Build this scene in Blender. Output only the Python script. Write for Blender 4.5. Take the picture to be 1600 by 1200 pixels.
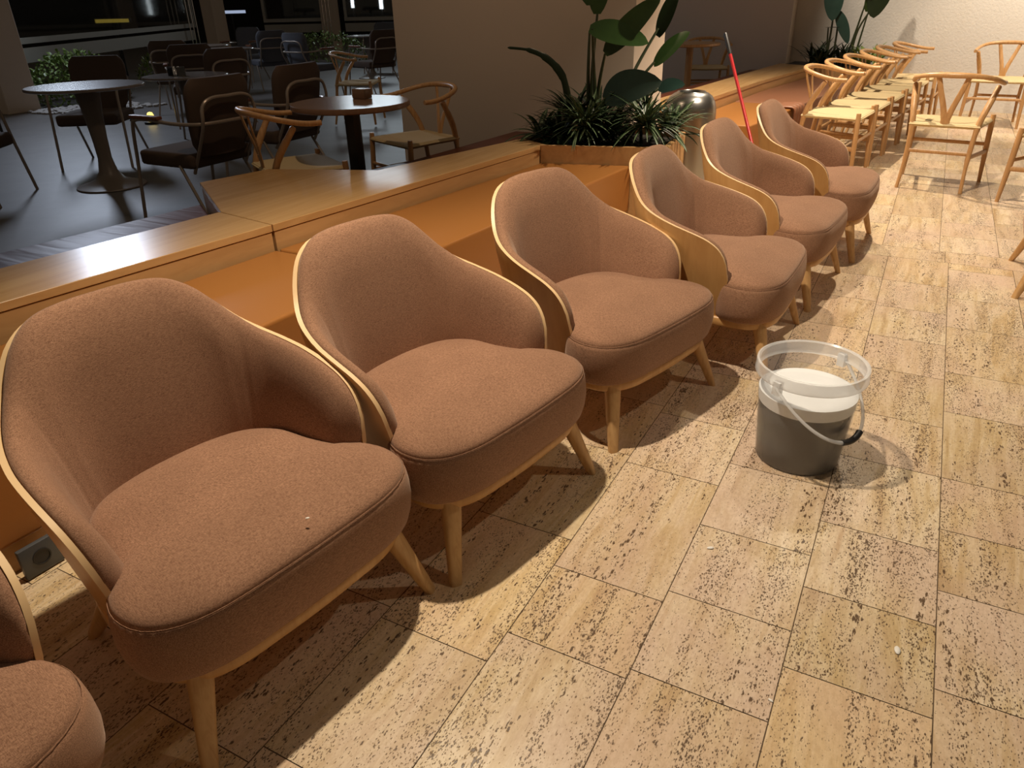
import bpy, bmesh, math, random
from mathutils import Vector, Matrix
random.seed(7)
for o in list(bpy.data.objects): bpy.data.objects.remove(o)
SC = bpy.context.scene
COL = SC.collection
# ------------------------------------------------------------------ camera
YAW, PITCH, ROLL, FPX, CAMH = -0.5026, 0.4852, -0.0257, 1147.0, 1.36
cd = bpy.data.cameras.new('camera'); cam = bpy.data.objects.new('camera', cd); COL.objects.link(cam)
fw = Vector((math.sin(YAW)*math.cos(PITCH), math.cos(YAW)*math.cos(PITCH), -math.sin(PITCH)))
rt = Vector((math.cos(YAW), -math.sin(YAW), 0)); up = rt.cross(fw)
r2 = rt*math.cos(ROLL)+up*math.sin(ROLL); u2 = -rt*math.sin(ROLL)+up*math.cos(ROLL)
m = Matrix((r2, u2, -fw)).transposed().to_4x4(); m.translation = (0, 0, CAMH)
cam.matrix_world = m
cd.sensor_fit = 'HORIZONTAL'; cd.sensor_width = 36; cd.lens = 36*FPX/1600
cd.clip_start = .02; cd.clip_end = 100
SC.camera = cam
# ------------------------------------------------------------------ world / exposure
SC.view_settings.view_transform = 'Standard'; SC.view_settings.look = 'None'
SC.view_settings.gamma = 1; SC.view_settings.use_curve_mapping = False
SC.view_settings.exposure = 0.97
w = bpy.data.worlds.new('world'); SC.world = w; w.use_nodes = True
w.node_tree.nodes['Background'].inputs[0].default_value = (1, .78, .56, 1)
w.node_tree.nodes['Background'].inputs[1].default_value = .036
# ------------------------------------------------------------------ lights
def spot(name, loc, e, tgt=None, ang=95, col=(1, .84, .64), r=.035, blend=.6):
    l = bpy.data.lights.new(name, 'SPOT'); l.energy = e; l.color = col; l.spot_size = math.radians(ang)
    l.spot_blend = blend; l.shadow_soft_size = r
    o = bpy.data.objects.new(name, l); COL.objects.link(o); o.location = loc
    t = Vector(tgt) if tgt else Vector((loc[0], loc[1], 0))
    o.rotation_euler = (t-Vector(loc)).to_track_quat('-Z', 'Y').to_euler()
    return o
def area(name, loc, tgt, sx, sy, e, col):
    l = bpy.data.lights.new(name, 'AREA'); l.shape = 'RECTANGLE'; l.size = sx; l.size_y = sy; l.energy = e; l.color = col
    o = bpy.data.objects.new(name, l); COL.objects.link(o); o.location = loc
    o.rotation_euler = (Vector(tgt)-Vector(loc)).to_track_quat('-Z', 'Y').to_euler()
    return o
spot('ceiling_spot_a', (-1.3, 1.75, 2.8), 150, (-.45, 1.85, 0), 118)
spot('ceiling_spot_b', (-.37, 5.0, 2.8), 135, (-.1, 5.1, 0), 112)
spot('ceiling_spot_c', (-1.25, 7.1, 2.8), 210, (-.7, 7.3, 0), 115)
spot('ceiling_spot_d', (-1.5, 10.1, 2.8), 70, (.6, 10.9, .9), 104)
spot('ceiling_spot_f', (1.1, 9.3, 2.8), 170, (1.0, 10.5, .5), 86)
spot('ceiling_spot_e', (.9, 2.2, 2.8), 22, (.75, 2.4, 0), 110)
spot('terrace_bounce_fill', (-3.1, 3.3, 2.8), 15, (-3.2, 4.4, .2), 125, (1, .72, .48))  # added fill replacing ceiling bounce on the column front, not a real fixture
area('terrace_lamp', (-12.5, 7.9, 3.8), (-5, 3.6, 0), .75, 1.3, 55, (.72, .82, 1))
area('window_lamp', (-13.0, 17.2, 3.6), (-5, 7, 0), 2.5, .8, 30, (.8, .92, 1))
# ------------------------------------------------------------------ materials
def mat(name, col=(.5, .5, .5), rough=.5, metal=0, spec=.5, **k):
    m = bpy.data.materials.new(name); m.use_nodes = True
    b = m.node_tree.nodes['Principled BSDF']
    b.inputs['Base Color'].default_value = (*col, 1); b.inputs['Roughness'].default_value = rough
    b.inputs['Metallic'].default_value = metal; b.inputs['Specular IOR Level'].default_value = spec
    for a, v in k.items(): b.inputs[a.replace('_', ' ')].default_value = v
    return m
class NT:
    def __init__(s, m): s.t = m.node_tree; s.n = s.t.nodes; s.b = s.n['Principled BSDF']
    def new(s, ty, **k):
        x = s.n.new(ty)
        for a, v in k.items(): setattr(x, a, v)
        return x
    def link(s, a, b): s.t.links.new(a, b)
    def coords(s, scale=(1, 1, 1), kind='Object', offset=None):
        tc = s.new('ShaderNodeTexCoord'); mp = s.new('ShaderNodeMapping'); mp.inputs['Scale'].default_value = scale
        s.link(tc.outputs[kind], mp.inputs['Vector'])
        if offset: s.link(offset, mp.inputs['Location'])
        return mp.outputs[0]
    def noise(s, v, scale, detail=3, rough=.5, dist=0):
        x = s.new('ShaderNodeTexNoise'); x.inputs['Scale'].default_value = scale; x.inputs['Detail'].default_value = detail
        x.inputs['Roughness'].default_value = rough; x.inputs['Distortion'].default_value = dist
        s.link(v, x.inputs['Vector']); return x.outputs[0]
    def ramp(s, f, stops):
        r = s.new('ShaderNodeValToRGB'); e = r.color_ramp.elements
        while len(e) < len(stops): e.new(.5)
        for q, (p, c) in zip(e, stops): q.position = p; q.color = (*c, 1) if len(c) == 3 else c
        s.link(f, r.inputs[0]); return r.outputs[0]
    def mix(s, f, a, b, mode='MIX'):
        x = s.new('ShaderNodeMix', data_type='RGBA', blend_type=mode)
        for i, v in ((0, f), (6, a), (7, b)):
            if isinstance(v, (int, float)): x.inputs[i].default_value = v
            elif isinstance(v, tuple): x.inputs[i].default_value = (*v, 1)
            else: s.link(v, x.inputs[i])
        return x.outputs[2]
    def bump(s, h, st=.3, d=.002):
        x = s.new('ShaderNodeBump'); x.inputs['Strength'].default_value = st; x.inputs['Distance'].default_value = d
        s.link(h, x.inputs['Height']); s.link(x.outputs[0], s.b.inputs['Normal'])
    def color(s, c): s.link(c, s.b.inputs['Base Color'])
def wood(name, c1, c2, rough=.4, axis=1, sc=1.0):
    m = mat(name, c1, rough); t = NT(m)
    s = [26*sc]*3; s[axis] = 1.6*sc
    v = t.coords(tuple(s)); n = t.noise(v, 1.0, 4, .6, 1.2)
    n2 = t.noise(t.coords((1.5, 1.5, 1.5)), 1.5, 2)
    c = t.mix(t.ramp(n, [(.35, (0, 0, 0)), (.68, (1, 1, 1))]), c1, c2)
    c = t.mix(t.ramp(n2, [(.35, (0, 0, 0)), (.7, (.35, .35, .35))]), c, c2, 'MIX')
    t.color(c); t.bump(n, .08, .001)
    return m
def fabric(name, c1, c2):
    m = mat(name, c1, .92, 0, .15); t = NT(m)
    a = t.noise(t.coords((900, 130, 900)), 1, 2); b = t.noise(t.coords((130, 900, 500)), 1, 2)
    x = t.new('ShaderNodeMath', operation='ADD'); t.link(a, x.inputs[0]); t.link(b, x.inputs[1])
    x2 = t.new('ShaderNodeMath', operation='MULTIPLY'); t.link(x.outputs[0], x2.inputs[0]); x2.inputs[1].default_value = .5
    big = t.noise(t.coords((1, 1, 1)), 5, 3)
    c = t.mix(t.ramp(x2.outputs[0], [(.39, (0, 0, 0)), (.61, (1, 1, 1))]), c1, c2)
    c = t.mix(t.ramp(big, [(.35, (0, 0, 0)), (.75, (.3, .3, .3))]), c, tuple(q*.75 for q in c1))
    t.color(c); t.bump(x2.outputs[0], .35, .0012)
    t.b.inputs['Sheen Weight'].default_value = .25; t.b.inputs['Sheen Roughness'].default_value = .5
    t.b.inputs['Sheen Tint'].default_value = (1, .8, .65, 1)
    return m
M = {}
M['fabric'] = fabric('brown_linen', (.195, .097, .057), (.425, .238, .146))
M['ply'] = wood('oiled_oak', (.62, .36, .14), (.50, .26, .09), .38, 2)
M['plyside'] = wood('oiled_oak_shell', (.60, .35, .135), (.50, .27, .095), .38, 2, .6)
M['edge'] = mat('pale_plywood_edge', (.80, .56, .30), .45)
M['leg'] = wood('oak_leg', (.66, .42, .19), (.50, .28, .11), .42, 2, 1.6)
M['ledge'] = wood('beech_veneer', (.66, .41, .18), (.54, .31, .12), .26, 1, .55)
M['ledgeface'] = wood('beech_veneer_face', (.62, .37, .16), (.50, .28, .11), .45, 1, .5)
M['leather'] = mat('tan_leather', (.38, .155, .038), .38, 0, .4)
t = NT(M['leather']); t.bump(t.noise(t.coords(), 260, 2), .12, .001)
M['darkleather'] = mat('dark_brown_leather', (.14, .042, .022), .42, 0, .3)
t = NT(M['darkleather']); t.bump(t.noise(t.coords((.9, 5, 1)), 2.6, 1, .4, .8), .35, .012)
M['brownleather'] = mat('brown_leather', (.30, .13, .07), .45, 0, .4)
M['wish'] = wood('oiled_oak_frame', (.62, .37, .17), (.47, .25, .10), .36, 2, 1.5)
M['wishdark'] = mat('black_painted_wood', (.02, .016, .014), .4)
M['cord'] = mat('paper_cord', (.70, .55, .31), .8)
t = NT(M['cord']); v = t.coords()
wv = t.new('ShaderNodeTexWave', bands_direction='X'); wv.inputs['Scale'].default_value = 38; wv.inputs['Distortion'].default_value = .6
t.link(v, wv.inputs['Vector']); t.color(t.mix(wv.outputs[1], (.52, .38, .18), (.74, .60, .36))); t.bump(wv.outputs[1], .6, .003)
M['wall'] = mat('textured_plaster', (.70, .665, .62), .85); t = NT(M['wall'])
n = t.noise(t.coords(), 38, 4, .6); t.bump(n, .5, .012)
M['wallplain'] = mat('painted_wall', (.62, .52, .43), .8); t = NT(M['wallplain']); t.bump(t.noise(t.coords(), 60, 3), .15, .004)
M['steel'] = mat('brushed_steel', (.40, .385, .365), .30, 1); t = NT(M['steel'])
t.bump(t.noise(t.coords((6, 6, 260)), 1, 2), .12, .001)
M['chrome'] = mat('chrome', (.75, .75, .75), .15, 1)
M['black'] = mat('black_plastic', (.015, .015, .016), .45)
M['dark'] = mat('near_black', (.01, .009, .008), .7)
M['red'] = mat('red_painted_pole', (.50, .02, .025), .3)
M['metal'] = mat('taupe_metal_tube', (.36, .30, .25), .3, .4)
M['uphol'] = mat('brown_outdoor_cloth', (.085, .056, .040), .9)
M['upholgrey'] = mat('grey_outdoor_cloth', (.10, .105, .125), .9)
M['armwood'] = mat('reddish_wood_arm', (.20, .07, .035), .45)
M['tabletop'] = mat('taupe_table_top', (.20, .17, .15), .22)
M['stem'] = mat('taupe_enamel', (.18, .15, .125), .4)
M['browntop'] = wood('walnut_table_top', (.24, .14, .085), (.18, .10, .06), .22, 0)
M['frame'] = mat('grey_window_frame', (.36, .35, .32), .5)
M['glass'] = mat('dark_window_glass', (.9, .95, .95), .04, 0, .5, Transmission_Weight=1.0, IOR=1.45)
M['plate'] = mat('grey_socket_plate', (.07, .075, .08), .35)
M['soil'] = mat('dark_soil', (.02, .014, .01), .95)
M['pebble'] = mat('grey_pebbles', (.32, .30, .28), .6)
M['crumb'] = mat('white_debris', (.85, .83, .78), .5)
def leafmat(name, c1, c2, rough=.32, stripe=None):
    m = mat(name, c1, rough); t = NT(m); n = t.noise(t.coords(), 14, 2)
    c = t.mix(n, c1, c2)
    if stripe:
        uv = t.new('ShaderNodeUVMap'); sp = t.new('ShaderNodeSeparateXYZ'); t.link(uv.outputs[0], sp.inputs[0])
        r = t.ramp(sp.outputs[0], [(.0, (1, 1, 1)), (.16, (0, 0, 0)), (.42, (0, 0, 0)), (.5, (1, 1, 1))]) 
        r = t.ramp(sp.outputs[0], [(.30, (0, 0, 0)), (.42, (1, 1, 1)), (.58, (1, 1, 1)), (.70, (0, 0, 0))])
        c = t.mix(r, c, stripe)
    t.color(c); return m
M['bigleaf'] = leafmat('glossy_green_leaf', (.024, .055, .012), (.042, .085, .022), .28)
M['blueleaf'] = leafmat('blue_green_leaf', (.020, .050, .040), (.035, .075, .060), .3)
M['darkleaf'] = leafmat('dark_green_leaf', (.012, .026, .012), (.022, .042, .018), .3)
M['spider'] = leafmat('variegated_leaf', (.025, .055, .022), (.045, .085, .03), .4, (.24, .30, .17))
M['bushleaf'] = leafmat('hedge_leaf', (.10, .17, .035), (.20, .28, .07), .4)
M['stalk'] = mat('green_stalk', (.035, .05, .02), .45)
# floor stone
def travertine():
    m = mat('travertine', (.7, .55, .35), .38, 0, .45); t = NT(m)
    gi = t.new('ShaderNodeNewGeometry'); rnd = gi.outputs['Random Per Island']
    cx = t.new('ShaderNodeCombineXYZ')
    for i, k in enumerate((37.0, 53.0, 19.0)):
        q = t.new('ShaderNodeMath', operation='MULTIPLY'); t.link(rnd, q.inputs[0]); q.inputs[1].default_value = k; t.link(q.outputs[0], cx.inputs[i])
    ad = t.new('ShaderNodeVectorMath', operation='ADD'); tc = t.new('ShaderNodeTexCoord'); t.link(tc.outputs['Object'], ad.inputs[0]); t.link(cx.outputs[0], ad.inputs[1])
    def mp(s):
        q = t.new('ShaderNodeMapping'); q.inputs['Scale'].default_value = s; t.link(ad.outputs[0], q.inputs['Vector']); return q.outputs[0]
    veins = t.noise(mp((16, 1.8, 1)), 1.0, 6, .7, .8)
    cloud = t.noise(mp((2.6, 1.8, 1)), 1.0, 4, .6, .5)
    base = t.ramp(veins, [(.30, (.50, .34, .17)), (.44, (.70, .54, .32)), (.56, (.84, .70, .50)), (.70, (.62, .44, .26))])
    pink = t.mix(t.ramp(cloud, [(.38, (0, 0, 0)), (.62, (.75, .75, .75))]), base, (.70, .53, .42))
    tone = t.ramp(rnd, [(0, (.80, .76, .66)), (.35, (1, 1, 1)), (.65, (.90, .86, .82)), (1, (1, .95, .82))])
    c = t.mix(1.0, pink, tone, 'MULTIPLY')
    fine = t.noise(mp((120, 60, 1)), 1.0, 3, .7); c = t.mix(t.ramp(fine, [(.42, (.22, .22, .22)), (.58, (0, 0, 0))]), c, (.40, .25, .13))
    # pits, elongated along the bedding and gathered in bands
    def pits(sc, bandsc, gain, thr, soft, lo, hi):
        band = t.noise(mp(bandsc), 1.0, 3, .6, .4)
        bm_ = t.ramp(band, [(lo, (0, 0, 0)), (hi, (1, 1, 1))])
        vo = t.new('ShaderNodeTexVoronoi'); vo.inputs['Scale'].default_value = 1; vo.inputs['Randomness'].default_value = 1
        dv = t.new('ShaderNodeVectorMath', operation='ADD'); t.link(mp((*sc, 1)), dv.inputs[0])
        nz = t.new('ShaderNodeTexNoise'); nz.inputs['Scale'].default_value = 1.5; nz.inputs['Detail'].default_value = 3; t.link(mp((*sc, 1)), nz.inputs['Vector'])
        sv = t.new('ShaderNodeVectorMath', operation='SCALE'); t.link(nz.outputs[1], sv.inputs[0]); sv.inputs['Scale'].default_value = 1.5
        t.link(sv.outputs[0], dv.inputs[1]); t.link(dv.outputs[0], vo.inputs['Vector'])
        sp = t.new('ShaderNodeSeparateColor'); t.link(vo.outputs['Color'], sp.inputs[0])
        th = t.new('ShaderNodeMath', operation='MULTIPLY_ADD'); t.link(bm_, th.inputs[0]); th.inputs[1].default_value = gain; th.inputs[2].default_value = -thr
        rr = t.new('ShaderNodeMath', operation='ADD'); t.link(sp.outputs[0], rr.inputs[0]); t.link(th.outputs[0], rr.inputs[1])
        dd = t.new('ShaderNodeMath', operation='SUBTRACT'); t.link(rr.outputs[0], dd.inputs[0]); t.link(vo.outputs['Distance'], dd.inputs[1])
        d2 = t.new('ShaderNodeMath', operation='MULTIPLY_ADD'); t.link(dd.outputs[0], d2.inputs[0]); d2.inputs[1].default_value = soft; d2.inputs[2].default_value = .6; d2.use_clamp = True
        return d2.outputs[0]
    pa_ = pits((330, 150), (14, 1.6, 1), .48, .77, 4, .36, .62)
    pb_ = pits((150, 55), (17, 1.3, 1), .62, 1.00, 5, .44, .62)
    mxm = t.new('ShaderNodeMath', operation='MAXIMUM'); t.link(pa_, mxm.inputs[0]); t.link(pb_, mxm.inputs[1]); pit = mxm.outputs[0]
    c = t.mix(pit, c, (.13, .08, .045)); t.color(c)
    inv = t.new('ShaderNodeMath', operation='SUBTRACT'); inv.inputs[0].default_value = 1; t.link(pit, inv.inputs[1]); t.bump(inv.outputs[0], .5, .002)
    rg = t.new('ShaderNodeMath', operation='MULTIPLY_ADD'); t.link(cloud, rg.inputs[0]); rg.inputs[1].default_value = .40; rg.inputs[2].default_value = .13
    t.link(rg.outputs[0], t.b.inputs['Roughness'])
    return m
M['travertine'] = travertine()
M['grout'] = mat('dark_grout', (.13, .085, .05), .9)
M['terrace'] = mat('grey_terrace_stone', (.20, .19, .19), .45); t = NT(M['terrace'])
t.color(t.mix(t.noise(t.coords((1, 1, 1)), 2.2, 4, .6), (.07, .066, .064), (.18, .17, .165)))
# ------------------------------------------------------------------ helpers
def link(name, me, parent=None, mats=(), smooth=True, ang=40):
    me.name = name
    for q in mats: me.materials.append(q)
    if smooth:
        for p in me.polygons: p.use_smooth = True
        me.set_sharp_from_angle(angle=math.radians(ang))
    o = bpy.data.objects.new(name, me); COL.objects.link(o)
    if parent: o.parent = parent
    return o
def B2O(name, bm, mt, parent=None, smooth=True, ang=40):
    bmesh.ops.recalc_face_normals(bm, faces=bm.faces)
    me = bpy.data.meshes.new(name); bm.to_mesh(me); bm.free()
    return link(name, me, parent, mt if isinstance(mt, (list, tuple)) else [mt], smooth, ang)
def tag(o, label, cat, group=None, kind=None):
    if label: o['label'] = label
    if cat: o['category'] = cat
    if group: o['group'] = group
    if kind: o['kind'] = kind
    return o
def root(name, label, cat, loc=(0, 0, 0), rz=0, group=None):
    o = bpy.data.objects.new(name, None); COL.objects.link(o); o.location = loc; o.rotation_euler = (0, 0, rz)
    o.empty_display_size = .1
    return tag(o, label, cat, group)
def copy_tree(o, parent=None):
    c = o.copy(); COL.objects.link(c); c.parent = parent
    for ch in list(o.children): copy_tree(ch, c)
    return c
def put(o, loc, rz, label=None, group=None, s=None):
    o.location = loc; o.rotation_euler = (0, 0, rz)
    if label: o['label'] = label
    if group: o['group'] = group
    if s: o.scale = (s, s, s)
    return o
def box(bm, x0, x1, y0, y1, z0, z1, bev=0, seg=2, mi=0):
    v = [bm.verts.new(p) for p in ((x0, y0, z0), (x1, y0, z0), (x1, y1, z0), (x0, y1, z0), (x0, y0, z1), (x1, y0, z1), (x1, y1, z1), (x0, y1, z1))]
    fs = [bm.faces.new([v[i] for i in f]) for f in ((3, 2, 1, 0), (4, 5, 6, 7), (0, 1, 5, 4), (1, 2, 6, 5), (2, 3, 7, 6), (3, 0, 4, 7))]
    for f in fs: f.material_index = mi
    if bev:
        es = list({e for f in fs for e in f.edges})
        bmesh.ops.bevel(bm, geom=es, offset=bev, segments=seg, profile=.6, affect='EDGES')
def prism(bm, poly, z0, z1, bev=0, seg=2):
    n = len(poly); a = [bm.verts.new((x, y, z0)) for x, y in poly]; b = [bm.verts.new((x, y, z1)) for x, y in poly]
    fs = [bm.faces.new(a[::-1]), bm.faces.new(b)] + [bm.faces.new((a[i], a[(i+1) % n], b[(i+1) % n], b[i])) for i in range(n)]
    if bev:
        es = list({e for f in fs for e in f.edges})
        bmesh.ops.bevel(bm, geom=es, offset=bev, segments=seg, profile=.6, affect='EDGES')
def catmull(P, n, closed=False):
    P = [Vector(p) for p in P]; out = []; N = len(P)
    rng = N if closed else N-1
    for i in range(rng):
        if closed: a, b, c, d = P[(i-1) % N], P[i], P[(i+1) % N], P[(i+2) % N]
        else: a, b, c, d = P[max(i-1, 0)], P[i], P[i+1], P[min(i+2, N-1)]
        for k in range(n):
            t = k/n
            out.append(.5*((2*b)+(c-a)*t+(2*a-5*b+4*c-d)*t*t+(3*b-a-3*c+d)*t**3))
    if not closed: out.append(P[-1].copy())
    return out
def tube(bm, pts, rad, seg=10, flat=1.0, closed=False, updir=None, square=False):
    """sweep a (possibly flattened) round section along pts; rad is a number or a list"""
    pts = [Vector(p) for p in pts]; n = len(pts); rings = []
    R = rad if isinstance(rad, (list, tuple)) else [rad]*n
    if len(R) != n:
        R = [R[0]+(R[-1]-R[0])*i/(n-1) if len(R) == 2 else R[min(int(i*(len(R)-1)/(n-1)), len(R)-1)] for i in range(n)]
    prev = None
    for i, p in enumerate(pts):
        a = pts[(i-1) % n] if (closed or i > 0) else p; b = pts[(i+1) % n] if (closed or i < n-1) else p
        d = (b-a).normalized()
        if prev is None:
            ref = Vector(updir) if updir else (Vector((0, 0, 1)) if abs(d.z) < .9 else Vector((1, 0, 0)))
        else: ref = prev
        u = (ref-d*ref.dot(d))
        if u.length < 1e-6: u = d.orthogonal()
        u.normalize(); v = d.cross(u); prev = u
        ring = []
        for k in range(seg):
            th = 2*math.pi*(k+.5)/seg; c, s = math.cos(th), math.sin(th)
            if square:
                q = (abs(c)**4+abs(s)**4)**(-.25); c *= q; s *= q
            ring.append(bm.verts.new(p+u*(R[i]*c*flat)+v*(R[i]*s)))
        rings.append(ring)
    m = n if closed else n-1
    for i in range(m):
        A, Bq = rings[i], rings[(i+1) % n]
        for k in range(seg): bm.faces.new((A[k], A[(k+1) % seg], Bq[(k+1) % seg], Bq[k]))
    if not closed:
        bm.faces.new(rings[0][::-1]); bm.faces.new(rings[-1])
def lathe(bm, prof, seg=40, c=(0, 0), mi=0, cap0=True, cap1=True):
    rings = []
    for r, z in prof:
        if r < 1e-5: rings.append([bm.verts.new((c[0], c[1], z))]); continue
        rings.append([bm.verts.new((c[0]+r*math.cos(2*math.pi*k/seg), c[1]+r*math.sin(2*math.pi*k/seg), z)) for k in range(seg)])
    for a, b in zip(rings, rings[1:]):
        for k in range(seg):
            k2 = (k+1) % seg
            if len(a) == 1 and len(b) == 1: continue
            if len(a) == 1: f = bm.faces.new((a[0], b[k], b[k2]))
            elif len(b) == 1: f = bm.faces.new((a[k], a[k2], b[0]))
            else: f = bm.faces.new((a[k], a[k2], b[k2], b[k]))
            f.material_index = mi
    if cap0 and len(rings[0]) > 1: bm.faces.new(rings[0][::-1])
    if cap1 and len(rings[-1]) > 1: bm.faces.new(rings[-1])
def interp(tab, x):
    """monotone smooth interpolation through (x, y) pairs"""
    if x <= tab[0][0]: return tab[0][1]
    for i in range(len(tab)-1):
        x0, y0 = tab[i]; x1, y1 = tab[i+1]
        if x <= x1:
            def sl(k):
                if k <= 0: return (tab[1][1]-tab[0][1])/(tab[1][0]-tab[0][0])*(0 if tab[0][0] == 0 else 1)
                if k >= len(tab)-1: return (tab[-1][1]-tab[-2][1])/(tab[-1][0]-tab[-2][0])
                return (tab[k+1][1]-tab[k-1][1])/(tab[k+1][0]-tab[k-1][0])
            h = x1-x0; t = (x-x0)/h; m0, m1 = sl(i)*h, sl(i+1)*h
            return (2*t**3-3*t*t+1)*y0+(t**3-2*t*t+t)*m0+(-2*t**3+3*t*t)*y1+(t**3-t*t)*m1
    return tab[-1][1]
def skin_grid(bm, rows, close_u=False, mi=0):
    V = [[bm.verts.new(p) for p in r] for r in rows]
    for a, b in zip(V, V[1:]):
        n = len(a)
        for k in range(n if close_u else n-1):
            f = bm.faces.new((a[k], a[(k+1) % n], b[(k+1) % n], b[k])); f.material_index = mi
    return V
# ------------------------------------------------------------------ floor and walls
def build_floor():
    bm = bmesh.new(); g = .0013
    near = {-3: [.2, .62, 1.02, 1.50, 1.98, 2.35, 2.82, 3.3, 3.72, 4.2, 4.575],
            -2: [.35, .72, 1.12, 1.385, 1.94, 2.30, 2.70, 3.05, 3.5, 3.95, 4.3, 4.575],
            -1: [.55, .86, 1.15, 1.43, 1.73, 2.08, 2.55, 2.95, 3.40, 3.8, 4.18, 4.575],
            0: [.7, 1.0, 1.314, 1.60, 1.90, 2.29, 2.62, 3.02, 3.37, 3.75, 4.15, 4.575],
            1: [.75, 1.06, 1.40, 1.738, 2.01, 2.29, 2.75, 3.10, 3.6, 4.0, 4.46]}
    W = .3035; x0c = -.039
    rnd = random.Random(3)
    def tile(xa, xb, ya, yb):
        v = [bm.verts.new(p) for p in ((xa+g, ya+g, 0), (xb-g, ya+g, 0), (xb-g, yb-g, 0), (xa+g, yb-g, 0))]; bm.faces.new(v)
    for c in range(-7, 16):
        xa = x0c+c*W; xb = xa+W
        ys = near.get(c)
        if ys is None:
            ys = [-2.5+rnd.random()*.3]
            while ys[-1] < 4.3: ys.append(ys[-1]+rnd.choice((.3, .36, .42, .48)))
            ys = [y for y in ys if y < 4.4]+[4.575]
        elif ys[0] > -2:
            pre = [ys[0]]
            while pre[-1] > -2.4: pre.append(pre[-1]-rnd.choice((.3, .38, .45)))
            ys = pre[::-1]+ys[1:]
            if ys[-1] < 4.57: ys.append(4.575)
        for a, b in zip(ys, ys[1:]): tile(xa, xb, a, b)
    x = x0c-7*W   # band laid across
    while x < 4.6:
        l = rnd.choice((.55, .62, .7)); tile(x, x+l, 4.575, 4.79); x += l
    for c in range(-9, 18):
        xa = -.085+c*.30; ys = [4.79]
        while ys[-1] < 11.6: ys.append(ys[-1]+rnd.choice((.34, .42, .5, .6)))
        for a, b in zip(ys, ys[1:]): tile(xa, xa+.30, a, b)
    fl = B2O('floor', bm, M['travertine'], smooth=False); fl['kind'] = 'structure'
    bm = bmesh.new(); box(bm, -2.9, 5, -2.6, 12.2, -.05, -.0016)
    gr = B2O('floor_bed', bm, M['grout'], smooth=False); gr['kind'] = 'structure'
    bm = bmesh.new(); v = [bm.verts.new(p) for p in ((-32, -4, -.02), (-2.9, -4, -.02), (-2.9, 30, -.02), (-32, 30, -.02))]; bm.faces.new(v)
    v = [q.co.copy() for q in v]
    te = B2O('floor_terrace', bm, M['terrace'], smooth=False); te['kind'] = 'structure'
build_floor()
def struct(name, bm, m, **k):
    o = B2O(name, bm, m, smooth=False, **k); o['kind'] = 'structure'; return o
bm = bmesh.new(); prism(bm, [(-1.91, 11.70), (3.6, 10.08), (3.65, 10.25), (-1.86, 11.9)], 0, 3.2); struct('wall_back', bm, M['wall'])
bm = bmesh.new(); box(bm, -4.6, -1.86, 11.35, 11.9, -.02, 3.2); struct('wall_back_left', bm, M['wallplain'])
bm = bmesh.new(); box(bm, -4.05, -1.955, 5.5, 6.2, -.02, 3.2); struct('wall_column', bm, M['wallplain'])
# ------------------------------------------------------------------ armchair
def arm_path(n=97):
    """plan positions (fraction s from back centre to arm front, side sign)"""
    raw = []
    N = 400; nn = 3.3
    for i in range(N+1):
        th = math.pi/2*i/N
        raw.append((-(math.cos(th))**(2/nn), (math.sin(th))**(2/nn)))
    return raw
RAW = arm_path()
CL = [0]
for a, b in zip(RAW, RAW[1:]): CL.append(CL[-1]+math.hypot((b[0]-a[0])*.43, (b[1]-a[1])*.33))
TOPH = [(0, .775), (.12, .773), (.22, .762), (.30, .733), (.37, .688), (.43, .648), (.50, .620), (.59, .598), (.69, .578), (.80, .556), (.88, .534), (.94, .502), (.98, .452), (1.0, .385)]
def plan(s, z):
    """outer face of the shell at arc fraction s (0 back centre, 1 arm front) and height z"""
    L = s*CL[-1]
    lo = 0; hi = len(CL)-1
    while hi-lo > 1:
        mdd = (lo+hi)//2
        if CL[mdd] < L: lo = mdd
        else: hi = mdd
    f = (L-CL[lo])/(CL[hi]-CL[lo]+1e-9)
    cu = RAW[lo][0]*(1-f)+RAW[hi][0]*f; cv = RAW[lo][1]*(1-f)+RAW[hi][1]*f
    k = (z-.2)/.6
    A = .375+.128*k; Bv = .295+.066*min(1, (z-.2)/.38)**.9+.004*k
    uc = -.185-.02*max(0, (.4-z)/.2)
    return uc+A*cu, Bv*cv
def shellpt(t, z, off=0.0):
    s = abs(t); sg = 1 if t >= 0 else -1
    u, v = plan(s, z)
    e = .004; u1, v1 = plan(max(s-e, 0), z); u2_, v2 = plan(min(s+e, 1), z)
    if s < e: du, dv = 0, 1
    else: du, dv = u2_-u1, v2-v1
    l = math.hypot(du, dv); nx, ny = dv/l, -du/l     # inward = towards +u / -v
    u += nx*off; v += ny*off
    if s < e: v = 0
    return Vector((u, sg*v, z))
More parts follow.
